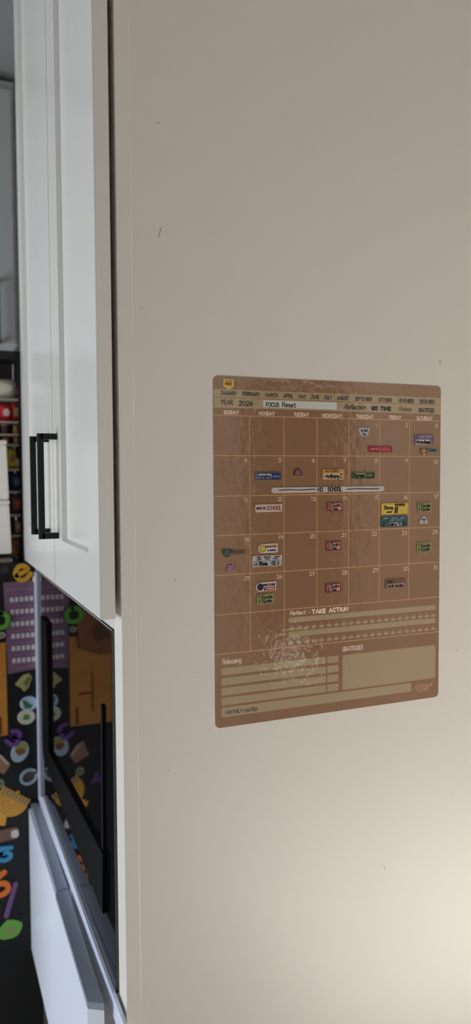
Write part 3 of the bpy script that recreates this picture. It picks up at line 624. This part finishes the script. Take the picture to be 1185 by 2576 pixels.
food('marshmallow_magnet', 'brown magnet with a white tip below the menorah', 18, 2098, rrect(.062, .034, .010), (112, 84, 70), [(rrect(.020, .022, .007, 4, .020, -.002), (214, 200, 194), 'white_tip')], rot=-4)
food('leaf_magnet', 'small pale green magnet between bread and menorah', 0, 1970, blob(10, .013, .014, .15, 8), (136, 146, 106), [(ellipse(.005, .005, 12), (90, 104, 66), 'centre')])
food('sprout_magnet', 'bright green bumpy magnet at the bottom left', 26, 2338, blob(14, .032, .028, .16, 11), (112, 172, 72), [(blob(8, .010, .010, .2, 12), (150, 150, 110), 'stem')])
food('button_magnet', 'small pale magnet under the green letter o', 4, 1598, blob(9, .012, .010, .2, 9), (160, 160, 144), [(ellipse(.004, .004, 10), (140, 90, 70), 'centre')])
food('photo_magnet', 'faint dark round magnet above the purple chart', 12, 1434, ellipse(.012, .012, 18), (34, 35, 38), [(ellipse(.007, .007, 14), (44, 45, 48), 'centre')], t=.002)
# pieces that only the glass shows as reflections
food('paper_magnet', 'brown paper cut-out left of the green letter, seen reflected in the glass', -70, 1612, [(-.060, -.07), (-.05, .06), (0, .095), (.040, .075), (.066, .02), (.060, -.045), (0, -.070)], (138, 82, 46), [([(-.03, -.02), (0, .03), (.022, 0), (.01, -.03)], (92, 54, 34), 'dark_fold')])
food('paper_magnet', 'purple letter cut-out left of the bread slice, seen reflected in the glass', -45, 2000, [(-.02, -.02), (0, .022), (.02, -.02), (.008, -.014), (-.008, -.014)], (92, 62, 118), [(ellipse(.003, .004, 10), (40, 34, 44), 'hole')])

# ================================================================== OPEN SHELF ON THE REFRIGERATOR
m_rack = mat('black_shelf', (22, 22, 23), .55); m_shelf = mat('grey_shelf_edge', (178, 166, 156), .6)
RY = .985; RB = 1.10
top = onY(52, 884, RY).z; rx = onY(61, 1400, RY).x
rack = thing('shelf_unit', 'narrow black open shelf unit full of snacks beside the cabinet doors', 'shelf', (rx-.15, 1.1, CB))
rl = rack.location
def rb(name, m, x0, x1, y0, y1, z0, z1, bev=.001): return link(name, box(new_bm(), x0-rl.x, x1-rl.x, y0-rl.y, y1-rl.y, z0-rl.z, z1-rl.z, bev), m, rack)
rb('side_board', m_rack, rx-.006, rx, RY, RB, CB-.003, top); rb('side_board', m_rack, rx-.32, rx-.31, RY, RB, CB-.003, top)
rb('top_board', m_rack, rx-.31, rx-.006, RY, RB, top-.022, top); rb('back_board', mat('shelf_back', (74, 64, 58), .8), rx-.31, rx-.01, RB-.006, RB-.0005, CB-.003, top-.0225)
SH = [1004, 1061, 1093, 1119, 1181, 1237, 1296, 1348, 1404]
FY = 1.0
zs = []
for k, py in enumerate(SH):
    z = onY(30, py, FY).z; zs.append(z)
    if z > CB+.01: rb('shelf_board', m_shelf, rx-.31, rx-.006, FY, RB-.006, z-.004, z+.002)
def pack(name, label, cat, k, px, wpx, hpx, c, c2=None, kind='bag', depth=.05, rot=0):
    z = max(zs[k]+.0022, CB+.001); x = onY(px, SH[k]-10, FY+.02).x+.003; s = .00122
    w = wpx*s; h = hpx*s
    o = thing(name, label, cat, (x, FY+.038, z), (0, math.radians(rot), 0), 'packets and jars in the shelf unit')
    c = tuple(min(235, v*1.3+8) for v in c); c2 = tuple(min(235, v*1.3+8) for v in (c2 or c))
    m = MM(c, .5); bm = new_bm()
    if kind == 'bag':
        box(bm, -w/2, w/2, -depth/2, depth/2, 0, h); bmesh.ops.subdivide_edges(bm, edges=list(bm.edges), cuts=4, use_grid_fill=True)
        for v in bm.verts:
            t = v.co.z/h; f = 1-abs(2*t-1)**3; v.co.y *= .15+.85*f*(1-(2*v.co.x/w)**2*.5)
            v.co.x *= 1-.06*math.sin(7*t)
        link('bag', bm, m, o, smooth=True)
        slab('bag_print', ellipse(w*.3, h*.22, 18, 0, h*.5), -depth/2+.0004, .0008, MM(c2 or c), o)
    else:
        bmesh.ops.create_cone(bm, cap_ends=True, segments=24, radius1=w/2, radius2=w/2*.94, depth=h*.8, matrix=Matrix.Translation((0, 0, h*.4)))
        link('jar_body', bm, m, o)
        bm = new_bm(); bmesh.ops.create_cone(bm, cap_ends=True, segments=24, radius1=w/2*.98, radius2=w/2*.9, depth=h*.2, matrix=Matrix.Translation((0, 0, h*.9)))
        link('lid', bm, MM(c2 or c), o)
pack('snack_bag', 'tan paper bag on the topmost shelf', 'bag', 0, 10, 50, 46, (206, 190, 164), (190, 170, 148))
pack('snack_bag', 'dark red and orange bag right of the tan bag', 'bag', 0, 43, 12, 36, (84, 34, 26), (130, 72, 38))
pack('snack_bag', 'bright red bag on the second shelf', 'bag', 1, 13, 24, 40, (166, 34, 44), (190, 150, 150), rot=0)
pack('snack_bag', 'red and olive bag at the right of the second shelf', 'bag', 1, 39, 22, 44, (132, 34, 24), (112, 104, 60), rot=0)
pack('spice_jar', 'dark jar with a brown lid on the third shelf', 'jar', 2, 12, 20, 24, (54, 36, 34), (146, 92, 66), 'jar', .03)
pack('spice_jar', 'orange brown jar on the third shelf by the side board', 'jar', 2, 40, 16, 24, (140, 98, 60), (80, 62, 50), 'jar', .03)
pack('spice_jar', 'amber jar on the fourth shelf by the side board', 'jar', 3, 41, 15, 20, (156, 126, 72), (50, 44, 38), 'jar', .03)
pack('spice_jar', 'brown jar behind the upper white bin', 'jar', 3, 14, 16, 20, (132, 92, 52), (40, 32, 26), 'jar', .03)
pack('snack_bag', 'yellow topped bag on the fifth shelf', 'bag', 4, 28, 20, 48, (176, 160, 52), (110, 66, 52))
pack('snack_bag', 'small cream bag on the fifth shelf by the side board', 'bag', 4, 45, 13, 26, (186, 166, 150), (170, 120, 70))
pack('snack_bag', 'dark blue bag on the sixth shelf', 'bag', 5, 40, 20, 42, (32, 54, 92), (54, 74, 90))
pack('snack_bag', 'rust red bag on the seventh shelf', 'bag', 6, 42, 22, 46, (96, 66, 56), (118, 60, 40))
pack('snack_bag', 'pale pink bag on the eighth shelf', 'bag', 7, 48, 18, 32, (156, 118, 104), (140, 100, 86))
pack('snack_bag', 'orange bag on the lowest shelf', 'bag', 8, 40, 20, 44, (150, 98, 48), (52, 36, 30))
# two white bins on a tray in front of the shelf
tz = CB-.003
tray = tag(link('serving_tray', box(new_bm(), onY(24, 1404, .94).x-.22, onY(31, 1404, .94).x, .932, .998, tz, tz+.010, .002), mat('grey_tray', (128, 120, 112), .5)), 'grey flat tray on top of the black refrigerator', 'tray')
def bin_(label, pxr0, py0, pxr1, py1):
    t = onY(pxr0, py0, .945); b = onY(pxr1, py1, .945)
    o = thing('storage_bin', label, 'bin', (b.x-.09, .965, b.z), group='white bins on the refrigerator')
    h = t.z-b.z; dx = b.x-t.x; bm = new_bm(); box(bm, -.09, .09, -.02, .025, 0, h-.012)
    for v in bm.verts:
        if v.co.z > h*.5: v.co.x -= math.copysign(dx, v.co.x)
    bmesh.ops.bevel(bm, geom=list(bm.edges), offset=.003, segments=2, affect='EDGES')
    link('bin_body', bm, mat('white_bin_plastic', (245, 238, 230), .6), o)
    link('lid', box(new_bm(), -.09+dx-.001, .09-dx+.001, -.022, .027, h-.0118, h-.0005, .003), mat('bin_lid', (240, 232, 224), .6), o)
bin_('upper white bin of the two stacked in front of the shelf', 16, 1107, 23, 1257)
bin_('lower white bin of the two, standing on the grey tray', 23, 1258, 30, 1393)

# ================================================================== FAR CABINET
m_farc = mat('far_cabinet_paint', (190, 192, 190), .5)
fc = thing('wall_cabinet', 'blurred grey white wall cabinet in the upper left background', 'cabinet', (-.5, 2.1, 0))
zb = onY(20, 862, 1.9).z
xr = onY(44, 600, 1.9).x
link('cabinet_body', box(new_bm(), -1.1, xr+.5, -.18, .41, zb, 3.12, .002), m_farc, fc)
d = link('door', box(new_bm(), -1.05, xr+.485, -.205, -.182, zb-.01, 3.08, .003), m_farc, fc)
hx = onY(-3, 780, 1.86).x+.5; h0 = onY(0, 862, 1.86).z; h1 = onY(0, 700, 1.86).z
bm = new_bm(); box(bm, hx-.008, hx+.004, -.245, -.235, h0, h1); box(bm, hx-.008, hx+.004, -.24, -.2, h0, h0+.012); box(bm, hx-.008, hx+.004, -.24, -.2, h1-.012, h1)
link('handle', bm, m_black, d)

# unseen round lamp added behind the viewer to make the glare in the calendar film
lamp = thing('added_glare_lamp', 'added low round lamp out of view by the dark hall door, makes the glare on the calendar', 'lamp', (1.56, -2.8, 0))
m_glow = mat('lamp_glow', (255, 244, 226), .5)
m_glow.node_tree.nodes['Principled BSDF'].inputs['Emission Color'].default_value = (1, .93, .82, 1)
m_glow.node_tree.nodes['Principled BSDF'].inputs['Emission Strength'].default_value = 1.3
bm = new_bm(); bmesh.ops.create_uvsphere(bm, u_segments=24, v_segments=16, radius=.10, matrix=Matrix.Translation((0, 0, .52))); link('lamp_shade', bm, m_glow, lamp, smooth=True)
bm = new_bm(); bmesh.ops.create_cone(bm, cap_ends=True, segments=20, radius1=.012, radius2=.012, depth=.43, matrix=Matrix.Translation((0, 0, .22))); link('pole', bm, m_metal, lamp)
bm = new_bm(); bmesh.ops.create_cone(bm, cap_ends=True, segments=28, radius1=.09, radius2=.08, depth=.02, matrix=Matrix.Translation((0, 0, .0101))); link('base', bm, m_metal, lamp)

# ================================================================== LIGHT
def area(name, loc, rot, sx, sy, power, col):
    l = bpy.data.lights.new(name, 'AREA'); l.shape = 'RECTANGLE'; l.size = sx; l.size_y = sy; l.energy = power; l.color = col
    o = bpy.data.objects.new(name, l); C.objects.link(o); o.location = loc; o.rotation_euler = rot; return o
area('daylight_window', (-2.72, .8, 1.05), (0, -PI/2, 0), 1.7, 2.6, 64, (.86, .92, 1.0))
area('back_wall_fill', (1.9, -2.0, 2.6), (-PI*.42, 0, 0), .8, .2, 16, (1, .93, .86))  # added fill light, brightens the back wall that the calendar film reflects
s = bpy.data.lights.new('sun', 'SUN'); s.energy = 51; s.angle = .02; s.color = (1, .985, .975)
so = bpy.data.objects.new('sun', s); C.objects.link(so)
so.rotation_euler = Vector((-1, -.12, -.86)).to_track_quat('-Z', 'Y').to_euler()
w = bpy.data.worlds.new('world'); bpy.context.scene.world = w; w.use_nodes = True
w.node_tree.nodes['Background'].inputs[0].default_value = (.80, .90, 1, 1); w.node_tree.nodes['Background'].inputs[1].default_value = 1.2

vs = bpy.context.scene.view_settings
bpy.context.scene.display_settings.display_device = 'sRGB'
vs.view_transform = 'Standard'; vs.look = 'None'; vs.gamma = 1; vs.use_curve_mapping = False; vs.exposure = 0.0
